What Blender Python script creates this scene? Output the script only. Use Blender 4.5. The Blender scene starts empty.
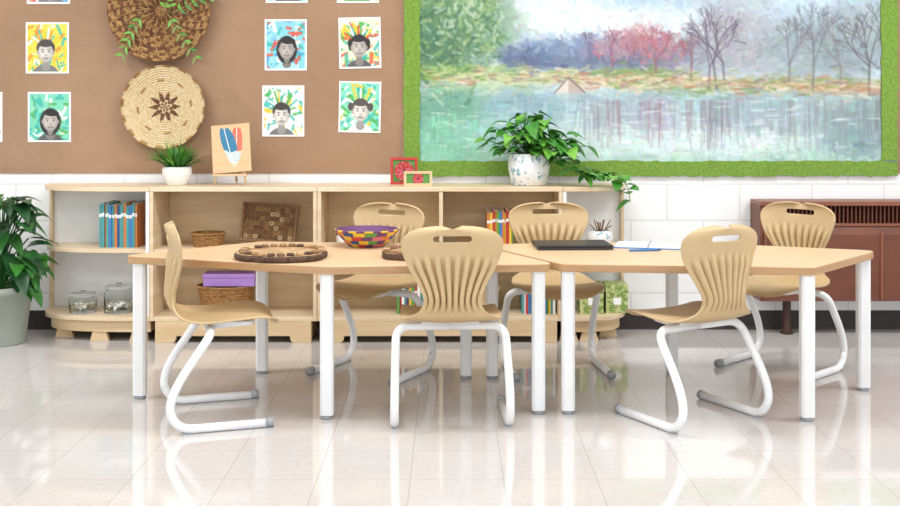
import bpy, bmesh, math, random
import numpy as np
from mathutils import Vector, Matrix
random.seed(4); np.random.seed(4)
S=bpy.context.scene; COL=S.collection
S.view_settings.view_transform='Standard'
F=1100.0; CZ=1.2
def X(px,d): return (px-450)*d/F
def Z(py,d): return CZ-(py-112)*d/F
def lin(c):
    if isinstance(c,str):
        c=c.lstrip('#'); c=[int(c[i:i+2],16)/255 for i in (0,2,4)]
    return tuple((x/12.92 if x<=.04045 else ((x+.055)/1.055)**2.4) for x in c[:3])
# ---------------------------------------------------------------- materials
MATS={}
def nt(name):
    m=bpy.data.materials.new(name); m.use_nodes=True
    n=m.node_tree; b=n.nodes['Principled BSDF']
    return m,n,b
def M(name,c=None,rough=.5,c2=None,scale=(8,8,8),metal=0,bump=0,bscale=60,spec=.5,trans=0,detail=4,emis=0,sss=0,contrast=(.35,.65)):
    if name in MATS: return MATS[name]
    m,n,b=nt(name); L=n.links.new
    b.inputs['Roughness'].default_value=rough; b.inputs['Metallic'].default_value=metal
    b.inputs['Specular IOR Level'].default_value=spec
    b.inputs['Transmission Weight'].default_value=trans
    tc=n.nodes.new('ShaderNodeTexCoord'); mp=n.nodes.new('ShaderNodeMapping'); mp.inputs['Scale'].default_value=scale
    L(tc.outputs['Object'],mp.inputs['Vector'])
    no=n.nodes.new('ShaderNodeTexNoise'); no.inputs['Scale'].default_value=1; no.inputs['Detail'].default_value=detail
    L(mp.outputs[0],no.inputs['Vector'])
    cr=n.nodes.new('ShaderNodeValToRGB')
    c1=lin(c); c2=lin(c2) if c2 else tuple(x*.95 for x in c1)
    cr.color_ramp.elements[0].position=contrast[0]; cr.color_ramp.elements[1].position=contrast[1]
    cr.color_ramp.elements[0].color=(*c2,1); cr.color_ramp.elements[1].color=(*c1,1)
    L(no.outputs['Fac'],cr.inputs[0]); L(cr.outputs[0],b.inputs['Base Color'])
    if bump:
        n2=n.nodes.new('ShaderNodeTexNoise'); n2.inputs['Scale'].default_value=bscale; n2.inputs['Detail'].default_value=5
        L(tc.outputs['Object'],n2.inputs['Vector'])
        bp=n.nodes.new('ShaderNodeBump'); bp.inputs['Strength'].default_value=bump; bp.inputs['Distance'].default_value=.01
        L(n2.outputs['Fac'],bp.inputs['Height']); L(bp.outputs[0],b.inputs['Normal'])
    MATS[name]=m; return m
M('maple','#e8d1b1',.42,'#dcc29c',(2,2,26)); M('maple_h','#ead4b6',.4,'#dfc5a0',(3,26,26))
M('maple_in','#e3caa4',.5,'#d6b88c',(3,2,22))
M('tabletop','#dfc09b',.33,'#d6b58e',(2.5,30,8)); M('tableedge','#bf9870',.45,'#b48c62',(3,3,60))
M('white_lam','#f6f6f5',.4); M('white_metal','#f3f4f5',.3,'#edeef0'); M('grey_cap','#a2a5a9',.5)
M('plastic_tan','#cbb086',.42,'#c6aa7e',(3,3,3)); M('dark','#1f2024',.35); M('dark2','#34363c',.3)
M('ceramic','#f6f6f4',.2); M('soil','#4a3628',.9,'#2c2018',(60,60,60))
M('leaf','#4b9034',.4,'#2d7024',(14,14,14)); M('leaf2','#7cb84a',.4,'#549634',(14,14,14)); M('leafd','#285a2c',.35,'#173e22',(12,12,12)); M('leafd2','#3f7a38',.35,'#285c2a',(12,12,12))
M('stem','#7c8a4a',.6); M('potgrey','#a9b0a6',.6,'#9fa69b',(6,6,6))
M('wicker','#b98a52',.7,'#7a5028',(60,60,160),bump=.5,bscale=120); M('wicker_lt','#e2cfaa',.75,'#cdb488',(70,70,70),bump=.4,bscale=150)
M('wicker_br','#84593a',.75,'#5e3d26',(60,60,60),bump=.4,bscale=150); M('wicker_gold','#bc945f',.75,'#946c3c',(60,60,60),bump=.4,bscale=150)
M('bark','#664b39',.85,'#443124',(50,50,50),bump=.6); M('slice','#c9a87e',.6,'#a5815a',(22,22,22)); M('ring','#97734e',.7)
M('rust','#75432f',.45,'#683927',(5,5,5)); M('rustd','#45281d',.5); M('rust2','#885039',.42)
M('base_black','#2e2624',.5); M('grass_frame','#84a646',.9,'#6a9034',(70,70,70),bump=.6,bscale=140)
M('lilac','#a77fc4',.5); M('paper','#f8f8f6',.6); M('blue','#3f7fc0',.5); M('dkblue','#2b4f86',.5)
M('tealc','#4f9a9c',.5); M('orangec','#d8803a',.5); M('redc','#c33a34',.5); M('yellowc','#e6bf3c',.5); M('greenc','#5e9c4a',.5); M('purplec','#6b3f6d',.6); M('pinkc','#d46f83',.5)
M('boxgreen','#c3c98a',.6,'#7a9848',(45,45,45),contrast=(.46,.54)); M('potblue','#f4f6f6',.25,'#86b2c8',(30,30,30),contrast=(.36,.44))
M('stone','#d9cdbb',.7,'#b7a790',(40,40,40)); M('wood_dk','#8a623c',.55,'#704c2c',(3,3,30)); M('ceilingm','#f6f6f5',.9)
M('sidewall','#f2f2f0',.7)
g,n_,b_=nt('glass'); b_.inputs['Base Color'].default_value=(.93,.96,.95,1); b_.inputs['Roughness'].default_value=.03; b_.inputs['Transmission Weight'].default_value=1; b_.inputs['IOR'].default_value=1.15; MATS['glass']=g
def kraft():
    m,n,b=nt('kraft_paper'); L=n.links.new
    tc=n.nodes.new('ShaderNodeTexCoord')
    no=n.nodes.new('ShaderNodeTexNoise'); no.inputs['Scale'].default_value=1.6; no.inputs['Detail'].default_value=3; L(tc.outputs['Object'],no.inputs['Vector'])
    cr=n.nodes.new('ShaderNodeValToRGB'); cr.color_ramp.elements[0].color=(*lin('#9b7a5f'),1); cr.color_ramp.elements[1].color=(*lin('#a7866a'),1)
    cr.color_ramp.elements[0].position=.3; cr.color_ramp.elements[1].position=.7
    L(no.outputs['Fac'],cr.inputs[0]); L(cr.outputs[0],b.inputs['Base Color']); b.inputs['Roughness'].default_value=.75
    n2=n.nodes.new('ShaderNodeTexNoise'); n2.inputs['Scale'].default_value=3.5; n2.inputs['Detail'].default_value=6; n2.inputs['Distortion'].default_value=1.2; L(tc.outputs['Object'],n2.inputs['Vector'])
    bp=n.nodes.new('ShaderNodeBump'); bp.inputs['Strength'].default_value=.35; bp.inputs['Distance'].default_value=.06
    L(n2.outputs['Fac'],bp.inputs['Height']); L(bp.outputs[0],b.inputs['Normal']); MATS['kraft']=m
kraft()
def brickmat(name,c1,c2,mort,w,h,ms,off,rough,vert,bump,speck=None,spec=.5,shift=(0,0,0)):
    m,n,b=nt(name); L=n.links.new; b.inputs['Specular IOR Level'].default_value=spec
    tc=n.nodes.new('ShaderNodeTexCoord'); mpp=n.nodes.new('ShaderNodeMapping'); mpp.inputs['Location'].default_value=shift; L(tc.outputs['Object'],mpp.inputs['Vector']); vec=mpp.outputs[0]
    if vert:
        sp=n.nodes.new('ShaderNodeSeparateXYZ'); cb=n.nodes.new('ShaderNodeCombineXYZ'); L(vec,sp.inputs[0]); L(sp.outputs[0],cb.inputs[0]); L(sp.outputs[2],cb.inputs[1]); vec=cb.outputs[0]
    br=n.nodes.new('ShaderNodeTexBrick'); br.offset=off; L(vec,br.inputs['Vector'])
    br.inputs['Scale'].default_value=1; br.inputs['Brick Width'].default_value=w; br.inputs['Row Height'].default_value=h
    br.inputs['Mortar Size'].default_value=ms; br.inputs['Mortar Smooth'].default_value=.2; br.inputs['Bias'].default_value=0
    br.inputs['Color1'].default_value=(*lin(c1),1); br.inputs['Color2'].default_value=(*lin(c2),1); br.inputs['Mortar'].default_value=(*lin(mort),1)
    out=br.outputs['Color']
    if speck:
        no=n.nodes.new('ShaderNodeTexNoise'); no.inputs['Scale'].default_value=45; no.inputs['Detail'].default_value=6; L(tc.outputs['Object'],no.inputs['Vector'])
        cr=n.nodes.new('ShaderNodeValToRGB'); cr.color_ramp.elements[0].position=.36; cr.color_ramp.elements[1].position=.52
        cr.color_ramp.elements[0].color=(*speck,1); cr.color_ramp.elements[1].color=(1,1,1,1); L(no.outputs['Fac'],cr.inputs[0])
        mx=n.nodes.new('ShaderNodeMixRGB'); mx.blend_type='MULTIPLY'; mx.inputs[0].default_value=1; L(out,mx.inputs[1]); L(cr.outputs[0],mx.inputs[2]); out=mx.outputs[0]
    L(out,b.inputs['Base Color']); b.inputs['Roughness'].default_value=rough
    bp=n.nodes.new('ShaderNodeBump'); bp.inputs['Strength'].default_value=bump; bp.inputs['Distance'].default_value=.003; bp.invert=True
    L(br.outputs['Fac'],bp.inputs['Height']); L(bp.outputs[0],b.inputs['Normal']); MATS[name]=m
brickmat('floor_tile','#d1ccc9','#cdc8c4','#b5b0ab',.305,.305,.0016,0,.06,False,.04,(.95,.94,.935),1.0,(.13,.07,0))
brickmat('block_wall','#f8f8f8','#f7f7f7','#e6e5e4',.40,.20,.005,.5,.6,True,.4)
def vcmat(name,rough=.6,bump=0):
    m,n,b=nt(name); a=n.nodes.new('ShaderNodeAttribute'); a.attribute_name='Col'
    n.links.new(a.outputs['Color'],b.inputs['Base Color']); b.inputs['Roughness'].default_value=rough; MATS[name]=m
vcmat('painted')
# ---------------------------------------------------------------- mesh builder
class MB:
    def __init__(s): s.v=[];s.f=[];s.m=[];s.sm=[];s.names=[]
    def mi(s,n):
        if n not in s.names: s.names.append(n)
        return s.names.index(n)
    def add(s,V,Fc,mat,smooth=False,T=None):
        o=len(s.v)
        for p in V:
            p=Vector(p)
            if T is not None: p=T@p
            s.v.append(tuple(p))
        for k,f in enumerate(Fc):
            s.f.append([i+o for i in f]); s.m.append(s.mi(mat[k] if isinstance(mat,list) else mat)); s.sm.append(smooth)
    def box(s,x0,x1,y0,y1,z0,z1,mat,T=None):
        V=[(x,y,z) for x in(x0,x1) for y in(y0,y1) for z in(z0,z1)]
        s.add(V,[(0,1,3,2),(4,6,7,5),(0,4,5,1),(2,3,7,6),(0,2,6,4),(1,5,7,3)],mat,False,T)
    def prism(s,poly,a0,a1,mat,axis='z',T=None,side=None):
        n=len(poly)
        if axis=='z': V=[(x,y,a0) for x,y in poly]+[(x,y,a1) for x,y in poly]
        elif axis=='y': V=[(x,a0,y) for x,y in poly]+[(x,a1,y) for x,y in poly]
        else: V=[(a0,x,y) for x,y in poly]+[(a1,x,y) for x,y in poly]
        Fc=[list(range(n))[::-1],list(range(n,2*n))]; mm=[mat,mat]
        for i in range(n): j=(i+1)%n; Fc.append((i,j,j+n,i+n)); mm.append(side or mat)
        s.add(V,Fc,mm,False,T)
    def lathe(s,prof,c,mat,seg=36,smooth=True,T=None,matf=None,wob=None):
        V=[];Fc=[];mm=[]
        for r,z in prof:
            for k in range(seg):
                a=2*math.pi*k/seg; rr=r*(wob(a) if wob else 1)
                V.append((c[0]+rr*math.cos(a),c[1]+rr*math.sin(a),c[2]+z))
        for i in range(len(prof)-1):
            for k in range(seg):
                j=(k+1)%seg; Fc.append((i*seg+k,i*seg+j,(i+1)*seg+j,(i+1)*seg+k)); mm.append(matf(i,k) if matf else mat)
        if prof[0][0]>1e-4: Fc.append(tuple(range(seg))[::-1]); mm.append(mm[0])
        s.add(V,Fc,mm,smooth,T)
    def tube(s,pts,r,mat,seg=10,T=None,caps=True):
        pts=[Vector(p) for p in pts]; n=len(pts); V=[];Fc=[]
        t=(pts[1]-pts[0]).normalized(); up=Vector((0,0,1)) if abs(t.z)<.9 else Vector((1,0,0))
        nn=t.cross(up).normalized()
        for i,p in enumerate(pts):
            t=(pts[min(i+1,n-1)]-pts[max(i-1,0)]).normalized()
            nn=(nn-t*nn.dot(t)).normalized(); bb=t.cross(nn)
            rr=r(i/(n-1)) if callable(r) else r
            for k in range(seg):
                a=2*math.pi*k/seg; V.append(p+(nn*math.cos(a)+bb*math.sin(a))*rr)
        for i in range(n-1):
            for k in range(seg):
                j=(k+1)%seg; Fc.append((i*seg+k,i*seg+j,(i+1)*seg+j,(i+1)*seg+k))
        if caps: Fc.append(tuple(range(seg))[::-1]); Fc.append(tuple(range((n-1)*seg,n*seg)))
        s.add(V,Fc,mat,True,T)
    def ball(s,c,r,mat,sc=(1,1,1)):
        pr=[(r*math.sin(math.pi*i/8)*1.0+1e-5,-r*math.cos(math.pi*i/8)*sc[2]) for i in range(9)]
        s.lathe(pr,c,mat,12)
    def leaf(s,base,d,L,W,mat,droop=.5,heart=True,up=Vector((0,0,1))):
        d=Vector(d).normalized(); side=d.cross(up)
        if side.length<.05: side=Vector((1,0,0))
        side.normalize(); side=(side+Vector((0,0,random.uniform(-.4,.4)))).normalized(); nrm=side.cross(d).normalized()
        V=[];Fc=[];N=7
        for i in range(N+1):
            t=i/N
            w=W*(math.sin(math.pi*min(1,t**.62))**.8 if heart else math.sin(math.pi*t**.8)) if 0<t<1 else 0.0006
            c=Vector(base)+d*(L*t)-Vector((0,0,1))*(droop*L*t*t)
            V+= [c-side*w*.5+nrm*w*.12, c, c+side*w*.5+nrm*w*.12]
        for i in range(N):
            a=i*3; Fc+=[(a,a+1,a+4,a+3),(a+1,a+2,a+5,a+4)]
        s.add(V,Fc,mat,True)
    def obj(s,name,loc=(0,0,0),rot=(0,0,0),bevel=0,parent=None,recalc=True):
        me=bpy.data.meshes.new(name); me.from_pydata(s.v,[],s.f)
        for n in s.names: me.materials.append(MATS[n])
        me.polygons.foreach_set('material_index',s.m); me.polygons.foreach_set('use_smooth',s.sm)
        if recalc:
            bm=bmesh.new(); bm.from_mesh(me); bmesh.ops.recalc_face_normals(bm,faces=bm.faces); bm.to_mesh(me); bm.free()
        o=bpy.data.objects.new(name,me); COL.objects.link(o); o.location=loc; o.rotation_euler=rot
        if bevel:
            b=o.modifiers.new('b','BEVEL'); b.width=bevel; b.segments=2; b.limit_method='ANGLE'; b.angle_limit=math.radians(50)
        if parent: o.parent=parent
        return o
def empty(name,loc=(0,0,0),rz=0):
    e=bpy.data.objects.new(name,None); COL.objects.link(e); e.location=loc; e.rotation_euler=(0,0,rz); e.empty_display_size=.1; return e
def fillet(pts,rad,n=7):
    pts=[Vector(p) for p in pts]; out=[pts[0]]
    for i in range(1,len(pts)-1):
        p=pts[i]; a=pts[i-1]-p; b=pts[i+1]-p; r=rad[i-1] if isinstance(rad,list) else rad
        ra=min(r,a.length*.49); rb=min(r,b.length*.49); A=p+a.normalized()*ra; B=p+b.normalized()*rb
        for k in range(n+1):
            t=k/n; out.append(A*(1-t)**2+p*2*t*(1-t)+B*t*t)
    out.append(pts[-1]); return out
def crm(pts,n):
    out=[]; P=[np.array(p,float) for p in pts]; P=[2*P[0]-P[1]]+P+[2*P[-1]-P[-2]]
    for i in range(1,len(P)-2):
        for k in range(n):
            t=k/n; a,b,c,d=P[i-1:i+3]
            out.append(.5*((2*b)+(-a+c)*t+(2*a-5*b+4*c-d)*t*t+(-a+3*b-3*c+d)*t**3))
    out.append(P[-2]); return out
# ---------------------------------------------------------------- painting canvases (vertex colours)
class Canvas:
    def __init__(s,w,h,c): s.w=w;s.h=h;s.a=np.ones((h,w,3))*np.array(c,float)/255.
    def blob(s,cx,cy,rx,ry,c,al=1,soft=.35,ang=0):
        yy,xx=np.mgrid[0:s.h,0:s.w]; dx=xx-cx; dy=yy-cy; ca,sa=math.cos(ang),math.sin(ang)
        d=np.sqrt(((dx*ca+dy*sa)/rx)**2+((-dx*sa+dy*ca)/ry)**2)
        m=np.clip((1-d)/max(soft,.01)+.5,0,1)*al; m=m[...,None]
        s.a=s.a*(1-m)+np.array(c,float)/255*m
    def stroke(s,x0,y0,x1,y1,w,c,al=1):
        X0=int(max(0,min(x0,x1)-w-1));X1=int(min(s.w,max(x0,x1)+w+2));Y0=int(max(0,min(y0,y1)-w-1));Y1=int(min(s.h,max(y0,y1)+w+2))
        if X1<=X0 or Y1<=Y0: return
        yy,xx=np.mgrid[Y0:Y1,X0:X1]; dx=x1-x0;dy=y1-y0;L=dx*dx+dy*dy+1e-6
        t=np.clip(((xx-x0)*dx+(yy-y0)*dy)/L,0,1); d=np.hypot(xx-x0-t*dx,yy-y0-t*dy)
        m=(np.clip(w-d+.5,0,1)*al)[...,None]; s.a[Y0:Y1,X0:X1]=s.a[Y0:Y1,X0:X1]*(1-m)+np.array(c,float)/255*m
def canvas_obj(name,cv,w,h,loc,rot=(0,0,0),thick=.004,parent=None,back='paper',margin=0):
    H,W=cv.h,cv.w
    xs=np.linspace(-w/2+margin,w/2-margin,W); zs=np.linspace(h/2-margin,-h/2+margin,H)
    gx,gz=np.meshgrid(xs,zs); V=np.stack([gx,np.full_like(gx,-thick-.0008),gz],-1).reshape(-1,3)
    i=np.arange((H-1)*(W-1)); r=i//(W-1); c=i%(W-1); a=r*W+c
    Fq=np.stack([a,a+W,a+W+1,a+1],-1)
    b=len(V); bx=[(x,y,z) for x in(-w/2,w/2) for y in(-thick,0) for z in(-h/2,h/2)]
    V=V.tolist()+bx; Fl=Fq.tolist()+[[b+k for k in f] for f in [(0,1,3,2),(4,6,7,5),(0,4,5,1),(2,3,7,6),(0,2,6,4),(1,5,7,3)]]
    me=bpy.data.meshes.new(name); me.from_pydata(V,[],Fl)
    me.materials.append(MATS['painted']); me.materials.append(MATS[back])
    mi=np.zeros(len(Fl),int); mi[-6:]=1; me.polygons.foreach_set('material_index',mi)
    at=me.color_attributes.new('Col','FLOAT_COLOR','POINT')
    A=np.clip(cv.a,0,1); A=np.where(A<=.04045,A/12.92,((A+.055)/1.055)**2.4)
    colr=np.ones((len(V),4)); colr[:H*W,:3]=A.reshape(-1,3); at.data.foreach_set('color',colr.ravel())
    o=bpy.data.objects.new(name,me); COL.objects.link(o); o.location=loc; o.rotation_euler=rot
    if parent: o.parent=parent
    return o
# ================================================================ ROOM
WY=6.08
def simplebox(name,*a):
    m=MB(); m.box(*a); return m.obj(name)
simplebox('floor',-4.2,4.2,-2.5,WY+.1,-.1,0,'floor_tile')
simplebox('wall_back',-4.2,4.2,WY,WY+.1,0,2.85,'block_wall')
simplebox('wall_left',-4.3,-4.2,-2.5,WY+.1,0,2.85,'sidewall')
simplebox('wall_right',4.2,4.3,-2.5,WY+.1,0,2.85,'sidewall')
simplebox('ceiling',-4.3,4.3,-2.5,WY+.1,2.85,2.95,'ceilingm')
m=MB(); m.prism([(WY,0),(WY-.012,0),(WY-.009,.012),(WY-.006,.1),(WY,.104)],-4.2,4.2,'base_black',axis='x'); m.obj('baseboard_back')
simplebox('trim_bulletin_board_paper',-3.2,3.2,WY-.006,WY-.0008,Z(173.5,WY),2.5,'kraft')
# ---------------------------------------------------------------- mural
ox,oy=403,-60
cv=Canvas(494,236,(206,220,228))
def B(cx,cy,rx,ry,c,al=1,soft=.5,ang=0): cv.blob(cx-ox,cy-oy,rx,ry,c,al,soft,ang)
B(600,-10,260,50,(206,222,230)); B(560,15,60,16,(228,235,236),.8); B(700,5,90,20,(186,208,224),.8); B(650,20,80,12,(232,238,240),.7); B(800,8,80,20,(194,214,226),.8)
B(600,50,110,16,(162,176,196),.85); B(760,56,140,20,(172,182,190),.85)
B(440,-20,70,50,(128,154,112),.95); B(455,30,52,38,(102,136,104),.95); B(430,46,34,36,(82,118,92),.95); B(500,24,24,20,(140,168,146),.7); B(470,8,20,20,(160,182,140),.6)
B(548,56,50,14,(118,134,166),.95); B(520,58,24,12,(100,112,140),.85); B(575,50,26,14,(132,144,174),.8)
B(625,50,36,16,(164,138,152),.85); B(655,50,26,18,(160,126,136),.85); B(640,38,22,13,(178,124,132),.6); B(600,62,70,7,(104,118,140),.8); B(690,56,22,12,(140,142,160),.8)
B(735,38,40,28,(166,164,172),.7); B(735,8,38,26,(180,176,184),.4); B(800,46,40,30,(150,164,170),.75); B(850,42,38,34,(142,154,160),.8); B(860,10,30,24,(168,182,188),.5)
B(460,73,70,8,(146,172,106),.95); B(540,77,90,7,(190,196,156),.9); B(640,80,90,8,(204,192,164),.9); B(790,87,110,10,(188,168,140),.95); B(850,95,60,7,(172,140,120),.9); B(700,90,70,5,(130,150,100),.85); B(640,72,60,4,(124,148,96),.85); B(800,80,70,4,(136,150,104),.7); B(480,88,60,5,(164,186,140),.7)
for k,(y,c) in enumerate([(102,(164,192,198)),(115,(180,205,211)),(130,(196,214,218)),(145,(190,211,209)),(158,(172,202,192))]): B(650,y,300,12,c,.9)
B(445,112,46,26,(114,160,140),.9); B(440,140,54,24,(134,190,166),.9); B(520,108,40,20,(148,174,184),.8); B(500,130,40,18,(166,203,198),.6)
B(610,112,28,18,(166,176,188),.7); B(655,118,24,26,(168,168,182),.7); B(740,112,30,26,(162,176,186),.8); B(800,118,50,18,(162,178,184),.8); B(855,130,36,30,(136,158,162),.85); B(700,142,90,14,(216,229,231),.85); B(580,145,60,14,(206,224,222),.7)
base=cv.a.copy()
rng=np.random.RandomState(3)
for k in range(8500):
    x=rng.uniform(0,494);y=rng.uniform(0,230); py=y+oy
    xi=int(min(493,max(0,x+rng.normal(0,6)))); yi=int(min(235,max(0,y+rng.normal(0,4))))
    c=base[yi,xi]*255+rng.normal(0,11)+rng.normal(0,5,3)
    if py<62: a=rng.uniform(0,math.pi); L=rng.uniform(2,8)
    elif py<98: a=rng.normal(0,.3); L=rng.uniform(3,10)
    else: a=rng.choice([rng.normal(0,.1),rng.normal(math.pi/2,.12)],p=[.55,.45]); L=rng.uniform(4,14)
    cv.stroke(x-math.cos(a)*L/2,y-math.sin(a)*L/2,x+math.cos(a)*L/2,y+math.sin(a)*L/2,rng.uniform(.7,2.2),c,rng.uniform(.35,.8))
def tree(x,y,ang,L,w,c,dep,al=.75):
    if dep==0 or L<2: return
    x1=x+math.cos(ang)*L;y1=y+math.sin(ang)*L; cv.stroke(x-ox,y-oy,x1-ox,y1-oy,w,c,al)
    for k in range(rng.randint(2,4)): tree(x1,y1,ang+rng.normal(0,.38),L*rng.uniform(.62,.85),w*.66,c,dep-1,al)
for (x,y,L,c) in [(716,88,26,(92,84,98)),(708,88,22,(108,94,112)),(724,86,24,(104,98,112)),(788,84,20,(120,116,122)),(812,90,26,(110,112,120)),(868,94,28,(88,84,84)),(880,96,26,(96,90,94)),(840,88,22,(128,122,126)),(690,80,14,(138,108,116)),(655,72,13,(150,90,98)),(612,66,12,(148,94,106)),(590,66,11,(118,108,132))]:
    tree(x,y,-math.pi/2+rng.normal(0,.06),L,1.3,c,6,.55)
    for k in range(12):
        xx=x+rng.normal(0,7); cv.stroke(xx-ox,100-oy,xx+rng.normal(0,2)-ox,100+rng.uniform(15,50)-oy,.9,(np.array(c)+155)/2,.3)
for k in range(520):
    x=rng.uniform(405,498); y=rng.normal(20,30); c=[(56,98,66),(100,140,94),(150,174,116),(74,114,98),(196,210,192)][rng.randint(5)]
    cv.stroke(x-ox,y-oy,x+rng.normal(0,4)-ox,y+rng.normal(0,4)-oy,rng.uniform(.8,2),c,.5)
for k in range(130):
    x=rng.uniform(590,690); y=rng.normal(48,10); c=[(184,96,104),(148,112,144),(100,114,154),(204,152,158)][rng.randint(4)]
    cv.stroke(x-ox,y-oy,x+rng.normal(0,2)-ox,y+rng.normal(0,3)-oy,rng.uniform(.6,1.5),c,.4)
for k in range(340):
    x=rng.uniform(420,890); y=rng.normal((86 if x>690 else 80) if x>560 else 76,5); c=[(204,176,142),(182,130,106),(228,220,202),(112,148,80),(146,124,130)][rng.randint(5)]
    cv.stroke(x-ox,y-oy,x+rng.uniform(3,14)-ox,y+rng.normal(0,1.4)-oy,rng.uniform(.5,1.4),c,.5)
for (dy,c1,c2,al) in ((1,(222,214,204),(190,174,166),.95),(-1,(200,204,208),(180,184,192),.4)):
    for t in np.linspace(0,1,26):
        yb=92; yt=92-dy*15*(1-abs(t-.45)/.55 if t>.45 else t/.45)
        x=554+30*t; cv.stroke(x-ox,yb-oy,x-ox,yt-oy,.8,c1 if t<.45 else c2,al)
cv.stroke(554-ox,92-oy,567.5-ox,77-oy,.8,(130,110,120),.8); cv.stroke(567.5-ox,77-oy,584-ox,92-oy,.8,(120,100,110),.8)
for k in range(120):
    x=rng.uniform(430,880);y=rng.uniform(100,162); cv.stroke(x-ox,y-oy,x+rng.uniform(3,16)-ox,y+rng.normal(0,.6)-oy,.8,(238,243,244),.35)
gm=cv.a.mean(-1,keepdims=True); cv.a=np.clip((gm+(cv.a-gm)*1.14)*.985,0,1)
mx0,mx1=X(404,WY),X(896,WY); mz0=Z(176,WY); mz1=Z(-60,WY)
mural=empty('landscape_mural',((mx0+mx1)/2,WY-.008,(mz0+mz1)/2))
canvas_obj('canvas',cv,mx1-mx0,mz1-mz0,(0,0,0),parent=mural,thick=.004)
m=MB(); w=(mx1-mx0)/2; h=(mz1-mz0)/2; t=.088
def rag(x0,x1,z0,z1):
    hor=(x1-x0)>(z1-z0); n=int((x1-x0 if hor else z1-z0)/.03)
    V=[];
    for i in range(n+1):
        q=i/n
        if hor: x=x0+(x1-x0)*q; V.append(((x,z0+random.uniform(-.005,.005)),(x,z1+random.uniform(-.004,.004))))
        else: z=z0+(z1-z0)*q; V.append(((x0+random.uniform(-.005,.005),z),(x1+random.uniform(-.004,.004),z)))
    poly=[a for a,b in V]+[b for a,b in V][::-1]; m.prism(poly,-.016,-.0045,'grass_frame',axis='y')
rag(-w,w,-h,-h+t*.95); rag(-w,w,h-t,h); rag(-w,-w+t,-h+t,h-t); rag(w-t,w,-h+t,h-t)
m.obj('border',parent=mural)
# ---------------------------------------------------------------- children's art
def kid(seed,bg,pal,skin,hair,style,dens=90):
    r=np.random.RandomState(seed); c=Canvas(80,94,bg)
    for k in range(dens):
        x,y=r.uniform(0,80),r.uniform(0,94); a=r.uniform(0,3.14); L=r.uniform(5,20)
        c.stroke(x,y,x+math.cos(a)*L,y+math.sin(a)*L,r.uniform(1.2,4),pal[r.randint(len(pal))],.8)
    cx=40+r.uniform(-4,4); cy=52; sh=[v for v in [pal[seed%len(pal)],(120,120,122),(90,92,96)][seed%3]]
    c.blob(cx,100,27,21,sh,1,.06); c.blob(cx,84,9,8,[v*.8 for v in skin],1,.1)
    if style==0: c.blob(cx,cy-5,18.5,20,hair,1,.1)
    elif style==1: c.blob(cx,cy+4,21,27,hair,1,.1)
    elif style==2:
        for k in range(26):
            a=r.uniform(-3.6,.46); c.blob(cx+math.cos(a)*17,cy-4+math.sin(a)*17,6,6,hair,1,.3)
    else: c.blob(cx,cy-8,17,15,hair,1,.1); c.blob(cx-20,cy-6,6,8,hair,1,.2); c.blob(cx+20,cy-6,6,8,hair,1,.2)
    c.blob(cx,cy+22,6,9,[v*.82 for v in skin],1,.1)
    c.blob(cx-15,cy+4,2.8,4.4,[v*.85 for v in skin],1,.2); c.blob(cx+15,cy+4,2.8,4.4,[v*.85 for v in skin],1,.2)
    c.blob(cx,cy+4,15,18.5,skin,1,.08); c.blob(cx-3,cy+1,10,13,[min(255,v*1.2) for v in skin],.8,1.0); c.blob(cx-7,cy+9,4,3.5,[min(255,v*1.25) for v in skin],.6,1); c.blob(cx+7,cy+9,4,3.5,[min(255,v*1.2) for v in skin],.6,1)
    c.blob(cx+(3 if style==1 else 0),cy-13,14,6,hair,1,.2)
    for s in(-1,1):
        c.blob(cx+s*6,cy+2,2.6,1.6,(236,236,236),1,.3); c.blob(cx+s*6,cy+2,1.6,1.7,(25,25,25),1,.3); c.stroke(cx+s*3.4,cy-2,cx+s*8.6,cy-2.3,.9,(70,68,68),.7)
    c.blob(cx+.5,cy+8.5,2.6,1.4,[v*.78 for v in skin],.7,.6)
    c.blob(cx,cy+14.5,5,2,(90,84,84),.9,.4); c.blob(cx,cy+14,3.6,.9,(226,226,226),.9,.4)
    if style in(0,2,3):
        for k in range(11):
            a=-math.pi/2+(k-5)*.2; q=pal[(k+seed)%len(pal)]
            c.stroke(cx+math.cos(a)*20,cy-4+math.sin(a)*20,cx+math.cos(a)*r.uniform(28,38),cy-4+math.sin(a)*r.uniform(30,44),1.8,q,.95)
    return c
Y_=(240,196,50);T_=(56,176,166);G_=(80,170,80);R_=(220,80,60);Bl=(76,150,216);W_=(246,246,240);P_=(236,140,170);O_=(236,140,50)
art=[(48,48,43,51,1,(244,210,80),[Y_,Y_,W_,O_,T_],0,(182,176,170),(70,66,64),0),(50,117,43,50,2,(124,208,178),[T_,G_,W_,(130,216,190),T_],0,(168,160,154),(40,38,38),1),
(286,45,42,51,3,(136,206,220),[T_,W_,Bl,(170,220,230),R_],0,(158,150,144),(36,34,34),1),(283.5,111,42,51,4,(236,240,236),[W_,W_,G_,Y_,T_],0,(194,188,182),(62,58,56),0),
(360,43,42,51,5,(220,226,200),[R_,G_,W_,T_,Y_],-.02,(166,158,152),(40,38,38),2),(360,107,42,51,6,(130,216,190),[T_,W_,G_,(150,220,140),Y_],.02,(194,188,182),(82,76,72),3),
(49,-22,43,52,7,(236,236,230),[Bl,T_,W_,R_],0,(180,178,176),(50,50,50),0),(287,-22,42,50,8,(170,224,200),[T_,G_,W_,Bl],0,(180,178,176),(50,50,50),1),(358,-22,42,50,9,(236,224,190),[Y_,G_,W_,R_],0,(180,178,176),(50,50,50),2),(-18,117,42,50,10,(230,224,190),[Y_,G_,W_,R_],0,(180,178,176),(50,50,50),0)]
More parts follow.
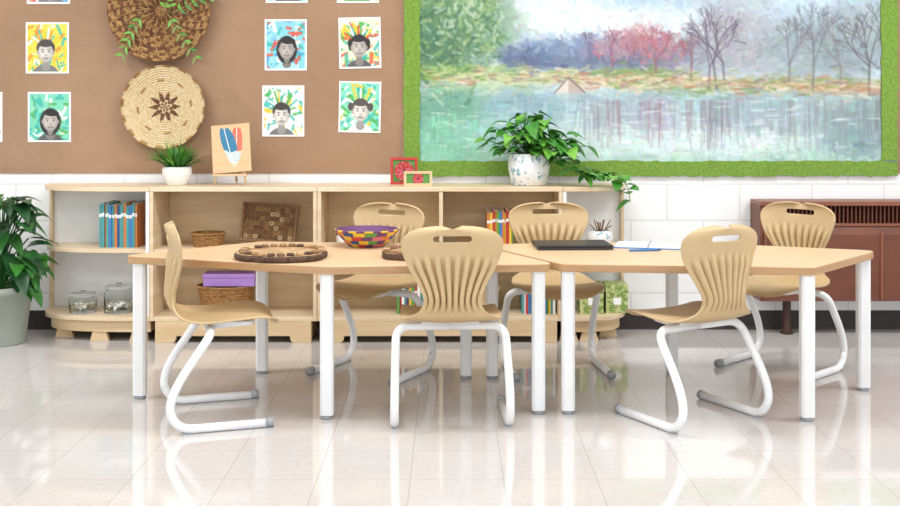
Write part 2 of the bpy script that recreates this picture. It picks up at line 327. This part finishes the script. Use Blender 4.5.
for (cx,cy,w,h,sd,bg,pal,rz,sk,ha,st) in art:
    c=kid(sd,bg,pal,sk,ha,st); s=WY/F
    canvas_obj('child_portrait_art',c,w*s,h*s,(X(cx,WY),WY-.0065,Z(cy,WY)),(0,rz,0),thick=.004,margin=.01)
# ---------------------------------------------------------------- wall baskets
def wall_basket(cx,cy,rpx,kind):
    R=rpx*WY/F; e=empty('woven_wall_basket',(X(cx,WY),WY-.007,Z(cy,WY))); m=MB(); T=Matrix.Rotation(math.radians(90),4,'X')
    nr=18; prof=[]
    for i in range(nr+1):
        q=i/nr; prof.append((max(.002,R*q),.012+.045*q**2.2)) ;
        if i<nr: prof.append((R*(q+.5/nr),.012+.045*(q+.5/nr)**2.2+.005))
    prof+= [(R*1.0,.066),(R*.985,.05)]
    prof+= [(R*q,.045*q**2.2+.002) for q in (.9,.7,.5,.3,.1,.01)]
    def mf2(i,k):
        ring=i//2
        if ring in(2,3,8,13): return 'wicker_br'
        return 'wicker_gold' if (k//2+ring)%3 else 'wicker_br'
    def mf3(i,k):
        ring=i//2; a=k/96*10; tri=abs((a%1)-.5)*2
        if ring<=2: return 'wicker_br' if (ring+int(k//8))%2 else 'wicker_lt'
        if ring<=6: return 'wicker_br' if tri*4>(ring-2.6) else 'wicker_lt'
        if ring>=17: return 'wicker_gold' if (k//3)%2 else 'wicker_lt'
        if ring==11: return 'wicker_gold' if (k//4)%3==0 else 'wicker_lt'
        return 'wicker_lt'
    m.lathe(prof,(0,0,0),'wicker_lt',96,False,T,matf=mf2 if kind==1 else mf3)
    m.obj('bowl',parent=e)
    if kind==1:
        m=MB()
        for k in range(28):
            a=2*math.pi*k/28; m.tube([(R*q*math.cos(a+q*.5),-(.012+.045*q**2.2+.01),R*q*math.sin(a+q*.5)) for q in np.linspace(.15,.98,8)],.003,'wicker_gold' if k%2 else 'wicker_br',5)
        m.obj('spokes',parent=e); m=MB()
        for sx,ang in((.02,.35),(.08,1.0),(-.08,-2.5),(.06,.1),(.05,2.6)):
            bx,bz=sx,-.02; d=Vector((math.sin(ang),0,math.cos(ang))); L=.24
            pts=[Vector((bx,-.07,bz))+d*L*t+Vector((.03*t*t,0,-.03*t*t)) for t in np.linspace(0,1,7)]
            m.tube(pts,.002,'stem',5)
            for p in pts[1:]:
                for s in(-1,1):
                    dd=Vector((d.z*s,-.35,-d.x*s))+d*.7; m.leaf(p,dd,.045,.016,random.choice(['leaf2','leaf','stem']),.2,False,up=Vector((0,-1,0)))
        m.obj('sprigs',parent=e)
wall_basket(162,11,51,1); wall_basket(166,107,41.5,2)
# ================================================================ SHELVES
FY=5.715; BY=6.06
ztop=.81
def arch(x0,x1,zt,foot=.09,rise=.035):
    pts=[(x0,0),(x0+foot,0)]
    pts+= [(x0+foot+.02*math.sin(t),rise*(1-math.cos(t))) for t in np.linspace(0,math.pi/2,6)[1:]]
    pts+= [(x1-foot-.02*math.sin(t),rise*(1-math.cos(t))) for t in np.linspace(math.pi/2,0,6)[:-1]]
    pts+= [(x1-foot,0),(x1,0),(x1,zt),(x0,zt)]
    return pts
def shelf(name,x0,x1,divs=()):
    m=MB(); p=.02
    m.box(x0,x1,FY,BY,ztop-.024,ztop,'maple_h')
    for x in [x0,x1-p]: m.box(x,x+p,FY+.002,BY,.112,ztop-.024,'maple')
    for x in divs: m.box(x-p/2,x+p/2,FY+.004,BY-.01,.134,ztop-.024,'maple')
    m.box(x0+p,x1-p,BY-.012,BY,.112,ztop-.024,'maple_in')
    xs=[x0+p]+[q for d in divs for q in(d-p/2,d+p/2)]+[x1-p]
    for i in range(0,len(xs),2): m.box(xs[i],xs[i+1],FY+.01,BY-.012,.465,.485,'maple_h')
    m.box(x0+p,x1-p,FY+.004,BY-.012,.112,.134,'maple_h')
    m.prism(arch(x0+.03,x1-.03,.111),FY+.0,FY+.025,'maple_in',axis='y'); m.prism(arch(x0+.03,x1-.03,.111),BY-.03,BY-.005,'maple_in',axis='y')
    for x in (x0+.03,x1-.055): m.box(x,x+.025,FY+.026,BY-.031,.02,.111,'maple_in')
    return m.obj(name,bevel=.002)
def endshelf(name,xc,sgn,rx):
    m=MB(); ry=BY-FY
    def q(ins=0,b0=0): return [(xc+sgn*(rx-ins)*max(0,math.cos(t))**.62,BY-b0-(ry-ins-b0)*max(0,math.sin(t))**.62) for t in np.linspace(0,math.pi/2,22)]+[(xc,BY-b0)]
    m.prism(q(),ztop-.024,ztop,'maple_h'); m.prism(q(.012,.014),.465,.485,'maple_h'); m.prism(q(.004,.014),.112,.134,'maple_h')
    a,b=sorted((xc,xc+sgn*rx)); m.box(a+.001,b-.001,BY-.012,BY,.112,ztop-.024,'white_lam')
    a,b=sorted((xc,xc+sgn*.018)); m.box(a,b,FY+.004,BY-.012,.134,ztop-.024,'white_lam')
    a,b=sorted((xc+sgn*rx,xc+sgn*(rx-.016))); m.box(a,b,BY-.05,BY-.0125,.134,ztop-.024,'maple')
    pl=q(.03); m.prism(pl,.05,.111,'maple_in')
    for t in (.12,.5,.9):
        x=xc+sgn*(rx-.08)*t; m.prism([(x-.05,0),(x+.05,0),(x+.035,.05),(x-.035,.05)],FY+.045 if t<.8 else BY-.2,FY+.08 if t<.8 else BY-.16,'maple_in',axis='y')
    return m.obj(name,bevel=.002)
xA1=X(149,FY); xB1=X(317,FY); xC1=X(563,FY)
endshelf('curved_end_bookshelf',xA1-.001,-1,.625)
shelf('open_bookshelf',xA1+.001,xB1-.001); shelf('open_bookshelf',xB1+.001,xC1-.001,divs=(X(441,FY),))
endshelf('curved_end_bookshelf',xC1+.001,1,.362)
zm=.4852; zb=.1342; zt=ztop+.0002
def books(name,x0,x1,yf,z,h,cols,depth=.2,ang=0):
    m=MB(); x=x0; i=0
    while x<x1-.004:
        w=random.uniform(.009,.017); w=min(w,x1-x); hh=h*random.uniform(.93,1.0); c=cols[i%len(cols)]; d=random.uniform(0,.012)
        m.box(x,x+w*.94,yf+d,yf+depth,z,z+hh,c); m.box(x+w*.15,x+w*.8,yf+d+.004,yf+depth+.0015,z+.003,z+hh+.001,'paper')
        m.box(x+w*.05,x+w*.9,yf+d-.0008,yf+d+.001,z+hh*.7,z+hh*.78,'paper'); x+=w; i+=1
    return m.obj(name)
dS=5.80
books('row_of_books',X(99,dS),X(137,dS),dS,zm,.235,['tealc','tealc','orangec','tealc','blue','tealc','orangec','dkblue'])
books('row_of_books',X(487,dS),X(513,dS),dS,zm,.195,['orangec','yellowc','redc','yellowc','greenc','blue'])
books('row_of_books',X(397,dS),X(427,dS),dS,zb,.16,['greenc','redc','paper','tealc','purplec','yellowc'])
books('row_of_books',X(522,dS),X(556,dS),dS,zb,.17,['tealc','paper','redc','blue','greenc','yellowc'])
def jar(px,py_w,h,lid=False):
    d=5.86; m=MB(); r=py_w*d/F
    m.lathe([(r*.96,0),(r,.006),(r,h*.85),(r*.88,h*.95),(r*.88,h),(r*.82,h),(r*.82,h*.94),(r*.92,h*.84),(r*.92,.01),(.001,.009)],(0,0,0),'glass',32)
    m.lathe([(r*.93,h+.0005),(r*.95,h+.004),(r*.95,h+.014),(r*.9,h+.018),(.012,h+.019),(.012,h+.03),(.001,h+.034)],(0,0,0),'glass',32)
    for k in range(26): 
        a=random.uniform(0,6.28); q=random.uniform(0,r*.7); m.ball((q*math.cos(a),q*math.sin(a),.018+random.uniform(0,h*.3)),.011,random.choice(['stone','stone','paper']))
    m.obj('glass_jar',(X(px,d),d,zb))
jar(83,13.5,.085); jar(119,14.5,.125)
d=5.88; m=MB(); m.lathe([(.05,0),(.055,.004),(.078,.06),(.078,.085),(.072,.098),(.066,.098),(.068,.08),(.001,.08)],(0,0,0),'ceramic',32)
m.lathe([(.067,.081),(.001,.086)],(0,0,0),'soil',24)
for k in range(220):
    a=random.uniform(0,6.28); e=random.uniform(.1,1.1)**.8; r0=random.uniform(0,.045)
    dv=Vector((math.cos(a)*e*1.2,math.sin(a)*e,1.0)); m.leaf((r0*math.cos(a),r0*math.sin(a),.083),dv,random.uniform(.13,.21),.010,random.choice(['leaf','leaf2','leaf']),random.uniform(.1,.5),False)
m.obj('potted_grass_plant',(X(177,d),d,zt))
# easel with feather picture
c=Canvas(120,140,(222,184,142))
rr=np.random.RandomState(5)
for k in range(60):
    y=rr.uniform(0,140); c.stroke(0,y,120,y+rr.normal(0,3),.8,(208,166,122),.25)
for sgn in(-1,1):
  for k in range(70):
    t=k/69; x=(40+24*t if sgn==1 else 80-8*t); y=14+98*t; w=(math.sin(math.pi*min(1,(t*.85+.1)))**.6)*(25 if sgn==1 else 19)
    q=([(38,110,156),(24,80,128),(80,164,186)] if sgn==1 else [(220,104,70),(232,140,110),(206,84,84)])[k%3] if t<.72 else [(230,226,216),(90,150,176),(244,240,234)][k%3]
    c.stroke(x,y,x-w*.8,y-w*.6+4,1.8,q,.95); c.stroke(x,y,x+w*.9,y-w*.35+2,1.8,q,.95)
  if sgn==1: c.stroke(40,12,66,124,1.1,(250,246,236),1)
  else: c.stroke(80,12,72,120,1.1,(250,246,236),1)
e=empty('tabletop_easel',(X(232,5.9),5.9,zt))
tilt=math.radians(-12)
canvas_obj('feather_picture',c,.205,.26,(0.0,-.015,.195),(tilt,math.radians(-5),0),thick=.008,parent=e,back='maple_in')
m=MB()
for sx in(-1,1): m.tube([(sx*.085,-.055,.005),(sx*.02,.035,.31)],.0065,'maple_in',6)
m.tube([(0,.13,.005),(0,.045,.29)],.0065,'maple_in',6); m.box(-.09,.09,-.058,-.022,.05,.06,'maple_in'); m.obj('stand',parent=e)
def basket(name,loc,rx,ry,h,mat='wicker',parent=None,flare=1.12,n=9):
    m=MB(); prof=[(.9,0)]
    for i in range(n):
        q=i/n; r=.92+(flare-.92)*q; prof+=[(r,h*q+.002),(r*1.02,h*(q+.5/n)),(r,h*(q+1/n))]
    prof+=[(flare*.95,h),(flare*.85,h*.5),(.84,.01),(.001,.008)]
    T=Matrix.Diagonal((rx,ry,1,1)); m.lathe(prof,(0,0,0),mat,40,True,T)
    m.tube([(rx*flare*math.cos(a),ry*flare*math.sin(a),h) for a in np.linspace(0,6.283,41)],.006,mat,6,caps=False)
    return m.obj(name,loc,parent=parent)
basket('small_wicker_basket',(X(208,5.86),5.86,zm),.08,.075,.07)
m=MB(); m.lathe([(.025,0),(.034,.05),(.03,.05),(.001,.045)],(0,0,0),'ceramic',20)
for k in range(26):
    a=random.uniform(0,6.28); m.leaf((0,0,.045),(math.cos(a)*.6,math.sin(a)*.6,random.uniform(.6,2)),random.uniform(.05,.075),.02,random.choice(['leaf','leafd2']),.2,True)
m.obj('small_potted_plant',(X(172,5.9)+.015,5.87,zm))
m=MB(); W2,H2=.15,.105; ft=.014
for (a,b,c0,d0) in [(-W2,W2,-H2,-H2+ft),(-W2,W2,H2-ft,H2),(-W2,-W2+ft,-H2+ft,H2-ft),(W2-ft,W2,-H2+ft,H2-ft)]: m.box(a,b,-.014,.014,c0,d0,'wood_dk')
m.box(-W2+ft,W2-ft,.004,.01,-H2+ft,H2-ft,'ring')
for k in range(10):
    for j in range(7):
        x=-W2+.03+k*.0265; z=-H2+.028+j*.025
        m.tube([(x+.009*math.cos(t),-.001,z+.009*math.sin(t)) for t in np.linspace(0,6.283,10)],.0035,random.choice(['wicker_br','wood_dk','wicker_gold','wicker_lt']),5,caps=False)
rot=(math.radians(-14),math.radians(4),0); m.obj('framed_craft_tray',(X(269,5.9),5.91,zm+.1185),rot)
basket('wicker_basket',(X(226,5.87),5.87,zb),.135,.1,.14)
m=MB(); m.box(-.135,.135,-.06,.06,0,.06,'lilac'); m.box(-.138,.138,-.063,.063,.045,.066,'lilac'); m.obj('lilac_box',(X(231,5.85),5.85,zb+.1465),bevel=.003)
m=MB(); m.lathe([(.03,0),(.036,.004),(.036,.06),(.03,.062)],(0,0,0),'ceramic',28); m.lathe([(.037,.062),(.037,.076),(.001,.078)],(0,0,0),'wood_dk',28); m.obj('lidded_jar',(X(343,5.86),5.86,zm))
m=MB(); m.box(-.075,.075,-.06,.06,0,.06,'wood_dk'); m.box(-.067,.067,-.052,.052,.06,.062,'soil'); m.obj('wooden_box',(X(470,5.88),5.88,zm),bevel=.003)
basket('round_wicker_basket',(X(475,5.88),5.88,zb),.12,.1,.13,'wicker_lt')
def frame(name,px,w,h,y,cent,edge,rz):
    m=MB(); t=.014
    for (a,b,c0,d0) in [(-w/2,w/2,0,t),(-w/2,w/2,h-t,h),(-w/2,-w/2+t,t,h-t),(w/2-t,w/2,t,h-t)]: m.box(a,b,-.008,.008,c0,d0,edge)
    m.box(-w/2+t,w/2-t,-.001,.006,t,h-t,'greenc')
    T=Matrix.Translation((0,-.003,h/2))@Matrix.Rotation(math.radians(90),4,'X')
    R=min(w,h)*.4
    for k in range(22):
        a=k*2*math.pi/22; m.leaf((0,-.003,h/2),(math.cos(a),-.15,math.sin(a)),R,R*.5,cent if k%3 else 'pinkc',0,False,up=Vector((0,-1,0)))
    m.lathe([(R*.25,0),(.001,.004)],(0,0,0),'dark2',12,True,T)
    m.prism([(0.001,h*.7),(.07,0.001),(.06,0.001),(0.001,h*.6)],-.006,.006,edge,axis='x',T=Matrix.Translation((0,.007,0)))
    m.obj(name,(X(px,y),y,zt),(0,0,rz))
frame('flower_picture_frame',404,.145,.145,5.93,'redc','redc',.05); frame('flower_picture_frame',418,.15,.078,5.80,'redc','maple_in',.05)
m=MB(); m.lathe([(.035,0),(.045,.004),(.068,.04),(.066,.07),(.055,.085),(.05,.085),(.055,.07),(.001,.06)],(0,0,0),'potblue',30)
for k in range(12):
    a=random.uniform(0,6.28); m.tube([(0,0,.06),(.03*math.cos(a),.03*math.sin(a),.09),(.06*math.cos(a),.06*math.sin(a),random.uniform(.11,.15))],.003,'wood_dk',5)
m.obj('bowl_of_twigs',(X(600,5.86),5.86,zm))
def gbox(px,w,h,y,z):
    m=MB(); m.box(-w/2,w/2,-.07,.07,0,h*.75,'boxgreen'); m.box(-w/2-.003,w/2+.003,-.073,.073,h*.75,h,'boxgreen'); m.box(-.02,.02,-.0745,-.073,h*.3,h*.55,'paper'); m.obj('patterned_storage_box',(X(px,y),y,z),bevel=.002)
gbox(590,.125,.155,5.87,zb); gbox(615,.115,.15,5.9,zb)
# ---------------------------------------------------------------- pothos
py=5.88; pc=Vector((X(529,py),py,zt)); m=MB()
m.lathe([(.085,0),(.095,.004),(.112,.09),(.113,.165),(.106,.17),(.1,.165),(.1,.14),(.001,.14)],(0,0,0),'potblue',40); m.lathe([(.1,.141),(.001,.15)],(0,0,0),'soil',24)
for k in range(150):
    a=random.uniform(0,6.28); r=random.uniform(.02,.21); hh=.17+random.uniform(-.0,.2)*(1-(r/.24)**2)+random.uniform(0,.05)
    bx=Vector((r*math.cos(a)*1.1,r*math.sin(a)*.55-.03,hh)); 
    if random.random()<.25: bx+=Vector((.08,0,-.03))
    if k%2: m.tube([(0,0,.14),bx*.5+Vector((0,0,.08)),bx],.0022,'leaf',5)
    dv=Vector((math.cos(a)+random.uniform(-.5,.5),math.sin(a)-.6,random.uniform(-.3,.5)))
    if bx.y+.09>.17: dv.y=-abs(dv.y)
    m.leaf(bx,dv,random.uniform(.06,.1),random.uniform(.055,.08),random.choice(['leaf','leaf2','leaf','leaf2','leaf','leaf2']),random.uniform(.2,.8))
def vine(pts,n):
    P=[Vector(p) for p in crm(pts,6)]; m.tube(P,.0025,'leaf2',5)
    for k in range(n):
        p=P[int((k+.5)/n*(len(P)-1))]; dv=Vector((random.uniform(-.6,1),random.uniform(-1,-.1),random.uniform(-.3,.5)))
        m.leaf(p,dv,random.uniform(.06,.085),random.uniform(.05,.07),random.choice(['leaf','leaf2','leaf','leaf2']),.35)
vine([(.08,-.03,.15),(.16,-.05,.12),(.26,-.08,.07),(.35,-.12,.06),(.43,-.16,.05),(.47,-.2,-.04)],20)
vine([(.08,-.0,.16),(.18,-.0,.16),(.28,-.03,.10),(.38,-.06,.07),(.46,-.1,.05),(.50,-.16,0),(.51,-.19,-.08)],20)
vine([(.06,-.05,.16),(.15,-.1,.15),(.2,-.13,.09),(.27,-.14,.06),(.34,-.15,.05)],16)
m.obj('potted_pothos_plant',pc,recalc=False)
# ---------------------------------------------------------------- big floor plant (left)
m=MB(); m.lathe([(.115,0),(.12,.006),(.152,.26),(.165,.262),(.166,.3),(.155,.302),(.15,.27),(.001,.268)],(0,0,0),'potgrey',40); m.lathe([(.149,.269),(.001,.28)],(0,0,0),'soil',24)
for k in range(96):
    a=random.uniform(0,6.28); e=random.uniform(.02,.17); top=Vector((e*math.cos(a),e*math.sin(a)*.7,random.uniform(.40,.78)))
    if k%3==0: top.z=random.uniform(.3,.48); top.x=.1+random.uniform(0,.05); a=random.uniform(-1.2,0)
    m.tube([(0,0,.27),(top.x*.3,top.y*.3,.27+(top.z-.27)*.6),top],.004,'leafd2',6)
    m.leaf(top,(math.cos(a),math.sin(a)-.4,random.uniform(-.3,.5)),random.uniform(.11,.17),random.uniform(.07,.10),random.choice(['leafd','leafd2','leafd2','leaf']),random.uniform(.3,1.0))
m.obj('potted_floor_plant',(X(5,5.72)-.02,5.72,0),recalc=False)
# ---------------------------------------------------------------- radiator cover (right)
m=MB(); x0,x1=X(761,5.85),3.4; y0,y1=5.86,6.06
m.box(x0,x1,y0,y1,.70,.722,'rust2'); m.box(x0,x1,y1-.02,y1,.19,.70,'rust'); 
m.box(x0,x0+.02,y0+.01,y1-.02,.19,.70,'rust'); m.box(x1-.02,x1,y0+.01,y1-.02,.19,.70,'rust')
m.box(x0+.02,x1-.02,y0+.06,y0+.07,.55,.70,'rustd')
x=x0+.03
while x<x1-.03: m.box(x,x+.006,y0+.02,y0+.059,.605,.70,'rust'); x+=.022
m.box(x0+.02,x1-.02,y0+.012,y0+.06,.59,.605,'rust2')
m.prism([(y0+.004,.545),(y0+.02,.589),(y0+.04,.589),(y0+.03,.19),(y0+.012,.19)],x0+.02,x1-.02,'rust',axis='x')
for q in (.0,.62,1.24): m.box(x0+.02+q,x0+.035+q,y0-.002,y0+.012,.2,.56,'rust2')
m.box(x0+.02,x1-.02,y0+.03,y1-.02,.19,.21,'rustd')
for q in(.17,1.2): m.lathe([(.035,0),(.035,.01),(.022,.012),(.022,.19)],(x0+q,y0+.1,0),'rustd',20)
m.obj('radiator_cover',bevel=.002)
# ================================================================ TABLES
def roundpoly(P,off,rad,n=7):
    P=[Vector((p[0],p[1])) for p in P]; ar=sum(P[i].x*P[(i+1)%len(P)].y-P[(i+1)%len(P)].x*P[i].y for i in range(len(P)))
    if ar<0: P=P[::-1]
    N=len(P); L=[]
    for i in range(N):
        a,b=P[i],P[(i+1)%N]; t=(b-a).normalized(); nn=Vector((t.y,-t.x)); L.append((a+nn*off,t))
    Q=[]
    for i in range(N):
        (p,t),(q,u)=L[i-1],L[i]; cr=t.x*u.y-t.y*u.x; s=((q-p).x*u.y-(q-p).y*u.x)/cr; Q.append(p+t*s)
    out=[]
    for i in range(N):
        p=Q[i]; a=(Q[i-1]-p).normalized(); b=(Q[(i+1)%N]-p).normalized(); half=math.acos(max(-1,min(1,a.dot(b))))/2
        dd=rad/math.tan(half); A=p+a*dd; Bp=p+b*dd
        for k in range(n+1): t=k/n; out.append(tuple(A*(1-t)**2+p*2*t*(1-t)+Bp*t*t))
    return out
def table(legs,off):
    cx=sum(p[0] for p in legs)/5; cy=sum(p[1] for p in legs)/5; e=empty('classroom_table',(cx,cy,0)); Lc=[(x-cx,y-cy) for x,y in legs]
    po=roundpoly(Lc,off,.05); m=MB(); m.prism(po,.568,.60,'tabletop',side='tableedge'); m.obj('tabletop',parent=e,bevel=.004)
    m=MB()
    for x,y in Lc:
        r=.026; c_=.009; sq=[(x-r+c_,y-r),(x+r-c_,y-r),(x+r,y-r+c_),(x+r,y+r-c_),(x+r-c_,y+r),(x-r+c_,y+r),(x-r,y+r-c_),(x-r,y-r+c_)]
        m.prism(sq,.014,.5675,'white_metal'); m.lathe([(.022,0),(.0245,.003),(.0245,.010),(.018,.014)],(x,y,0),'grey_cap',16)
    m.obj('legs',parent=e,bevel=.002)
    return e
table([(-1.30,4.615),(-.864,5.057),(.072,4.962),(.352,4.385),(-.482,4.314)],.045)
table([(.19,4.962),(.470,4.385),(1.391,4.286),(1.783,4.748),(1.02,5.057)],.042)
TZ=.6003
def slice_(px,py,rpx,items):
    d=.6*F/(py-112); m=MB(); R=rpx*d/F; ph=random.uniform(0,6)
    wob=lambda a:1+.035*math.sin(3*a+ph)+.02*math.sin(7*a)+.01*math.sin(13*a+1)
    m.lathe([(R*.97,0),(R,.006),(R*1.0,.02),(R*.965,.026),(.001,.0262)],(0,0,0),'bark',48,wob=wob,matf=lambda i,k:'slice' if i==3 else 'bark')
    for q in np.linspace(.12,.9,7): m.tube([(R*q*wob(a)*math.cos(a),R*q*wob(a)*math.sin(a),.0252) for a in np.linspace(0,6.283,40)],.0011,'ring',4,caps=False)
    for k in range(items):
        a=k*2*math.pi/items; q=R*random.choice([.84,.86,.82]); m.lathe([(.016,0),(.017,.004),(.014,.011),(.001,.012)],(q*math.cos(a),q*math.sin(a),.0262),random.choice(['wood_dk','wood_dk','bark','slice','ring']),12)
    m.obj('wood_slice_tray',(X(px,d),d,TZ))
slice_(282,257.5,46,26); slice_(412,257,31,16)
d=4.93; m=MB(); cols=['purplec','yellowc','redc','purplec','pinkc','orangec','dkblue','yellowc','greenc']
prof=[(.075,0)]+[(.08+.065*(i/12)**.8+(.002 if i%2 else 0),.004+.072*i/12) for i in range(13)]
prof+=[(.137,.078),(.12,.05),(.07,.01),(.001,.008)]
m.lathe(prof,(0,0,0),'purplec',48,False,matf=lambda i,k:('yellowc' if i>=12 and i<14 and k%4<2 else 'purplec' if i>=12 else cols[((k+(i//3)*2)//3+(i//3)*4)%9]))
m.obj('colourful_woven_bowl',(X(367,d),d,TZ))
m=MB(); m.box(-.165,.165,-.11,.11,.003,.011,'dark2'); m.box(-.165,.165,-.11,.11,.0125,.02,'dark'); m.box(-.12,.12,.1,.113,.006,.018,'dark2')
for a in(-.14,.14):
    for b in(-.09,.09): m.lathe([(.008,0),(.008,.003)],(a,b,0),'dark',10)
m.obj('closed_laptop',(.54,4.88,TZ),(0,0,.05),bevel=.002)
m=MB(); 
m.box(-.15,.0,-.1,.1,0,.004,'blue'); m.box(.002,.15,-.1,.1,0,.004,'blue'); m.box(-.146,-.002,-.096,.096,.004,.009,'paper'); m.box(.003,.146,-.096,.096,.004,.01,'paper')
for k in range(18): 
    y=-.09+k*.0105; m.tube([(-.005,y,.008),(0,y,.014),(.005,y,.008)],.001,'grey_cap',5)
m.obj('open_notebook',(.89,4.91,TZ),(0,0,-.25))
m=MB(); m.tube([(-.07,0,.0046),(.06,0,.0046)],.0045,'blue',8); m.tube([(.06,0,.0046),(.075,0,.0046)],lambda t:.0045*(1-t)+.0006,'dark',8); m.obj('pen',(.84,4.74,TZ),(0,0,.15))
# ================================================================ CHAIRS
def chair_shell():
    cp=[(.208,.366),(.196,.388),(.15,.401),(.06,.398),(-.03,.392),(-.10,.394),(-.155,.408),(-.186,.44),(-.194,.49),(-.190,.55),(-.187,.62),(-.192,.69),(-.206,.76)]
    hw=[.178,.184,.19,.195,.195,.19,.172,.128,.108,.13,.170,.194,.192]
    C=crm([(a,b,c) for (a,b),c in zip(cp,hw)],12); C=np.array(C)
    L=np.concatenate([[0],np.cumsum(np.hypot(np.diff(C[:,0]),np.diff(C[:,1])))]); tot=L[-1]
    Ls=np.concatenate([tot*0+.075*np.linspace(0,1,10)[:-1]**1.6,np.linspace(.075,tot-.085,90),tot-.085*(np.linspace(1,0,16)[1:]**1.8)])
    nu=120; V=[]
    for l in Ls:
        y=np.interp(l,L,C[:,0]); z=np.interp(l,L,C[:,1]); w=np.interp(l,L,C[:,2])
        y2=np.interp(min(l+.006,tot),L,C[:,0]);z2=np.interp(min(l+.006,tot),L,C[:,1]);y1=np.interp(max(l-.006,0),L,C[:,0]);z1=np.interp(max(l-.006,0),L,C[:,1])
        t=np.array([y2-y1,z2-z1]); t/=np.hypot(*t); nrm=np.array([t[1],-t[0]])
        if l<.075: s=(.075-l)/.075; w*=max(1e-3,1-min(s,.997)**2.6)**(1/2.6)
        if l>tot-.085: s=(l-(tot-.085))/.085; w*=max(1e-3,1-min(s,.997)**2.8)**(1/2.8)
        isb=np.clip((z-.42)/.08,0,1)
        env=np.clip((z-.435)/.05,0,1)*np.clip((.668-z)/.05,0,1)
        for i in range(nu+1):
            u=-1+2*i/nu; k=.012*(1-isb)+.034*isb*np.clip((z-.44)/.2,.35,1)
            off=k*abs(u)**2.2
            e2=env*np.clip((.93-abs(u))/.08,0,1)*(1 if z<.6 else np.clip((.668-z+.05*(1-u*u)-.02)/.05,0,1))
            off+= .0115*e2*math.tanh(3*math.cos(2*math.pi*4.75*u))
            V.append((u*w,y+off*nrm[0],z+off*nrm[1]))
    n=nu+1; Fc=[(r*n+c,r*n+c+1,(r+1)*n+c+1,(r+1)*n+c) for r in range(len(Ls)-1) for c in range(nu)]
    m=MB(); m.add(V,Fc,'plastic_tan',True); o=m.obj('shell_tmp')
    so=o.modifiers.new('s','SOLIDIFY'); so.thickness=.008; so.offset=0
    k=MB(); pts=[]
    for a in np.linspace(-math.pi/2,math.pi/2,9): pts.append((.062+.0115*math.cos(a),.722+.0115*math.sin(a)))
    for a in np.linspace(math.pi/2,3*math.pi/2,9): pts.append((-.062+.0115*math.cos(a),.722+.0115*math.sin(a)))
    k.prism(pts,-.3,-.1,'plastic_tan',axis='y'); ko=k.obj('cut')
    bo=o.modifiers.new('b','BOOLEAN'); bo.object=ko; bo.operation='DIFFERENCE'; bo.solver='EXACT'
    dg=bpy.context.evaluated_depsgraph_get(); me=bpy.data.meshes.new_from_object(o.evaluated_get(dg)); me.name='chair_shell'
    bpy.data.objects.remove(o); bpy.data.objects.remove(ko)
    return me
shell=chair_shell()
m=MB()
for s in(-1,1):
    path=fillet([(0,-.045,.368),(s*.212,-.045,.368),(s*.218,-.215,.125),(s*.218,-.172,.0165),(s*.218,.165,.0165)],[.06,.16,.06],8)
    m.tube(path,.0165,'white_metal',12)
    m.tube([(s*.218,.155,.0185),(s*.218,.185,.0185)],.0182,'grey_cap',12)
    m.box(s*.218-.011,s*.218+.011,-.155,-.115,.0,.012,'grey_cap')
    m.tube(fillet([(s*.09,-.05,.37),(s*.09,.12,.378),(s*.05,.125,.378),(0,.125,.378)],.03),.0105,'white_metal',10)
m.box(-.11,.11,-.06,.1,.379,.387,'white_metal')
fo=m.obj('frame_tmp'); frame_me=fo.data; frame_me.name='chair_frame'; bpy.data.objects.remove(fo)
def chair(x,y,fx,fy):
    e=empty('classroom_chair',(x,y,0),math.atan2(-fx,fy))
    for n,me in(('shell',shell),('frame',frame_me)):
        o=bpy.data.objects.new(n,me); COL.objects.link(o); o.parent=e
chair(-.915,4.35,.955,.30)
chair(0.0,4.33,-.05,1)
chair(.95,4.338,-.50,.866)
chair(-.365,5.07,-.45,-.87)
chair(.49,5.09,.12,-1)
chair(1.54,5.14,-.72,-.69)
# ================================================================ LIGHT
for i,(x,y) in enumerate([(-2.6,1.2),(0,1.2),(2.6,1.2),(-2.6,4.3),(0,4.3),(2.6,4.3)]):  # unseen ceiling panels with area lamps, added to light the enclosed room
    m=MB(); m.box(-.62,.62,-.32,.32,-.02,.0,'white_metal'); m.box(-.6,.6,-.3,.3,-.024,-.0205,'paper'); m.obj('added_ceiling_panel',(x,y,2.85))
    l=bpy.data.lights.new('added_panel_light','AREA'); l.shape='RECTANGLE'; l.size=1.2; l.size_y=.6; l.energy=43 if y>3 else 35; l.color=(.96,.98,1)
    o=bpy.data.objects.new('added_panel_light',l); COL.objects.link(o); o.location=(x,y,2.82)
w=bpy.data.worlds.new('World'); S.world=w; w.use_nodes=True; w.node_tree.nodes['Background'].inputs[0].default_value=(.91,.96,1,1); w.node_tree.nodes['Background'].inputs[1].default_value=1.7
# ================================================================ CAMERA
cd=bpy.data.cameras.new('Camera'); cd.sensor_width=36; cd.lens=F/900*36; cd.shift_y=-(253-112)/900
co=bpy.data.objects.new('Camera',cd); COL.objects.link(co); co.location=(0,0,CZ); co.rotation_euler=(math.radians(90),0,0); S.camera=co
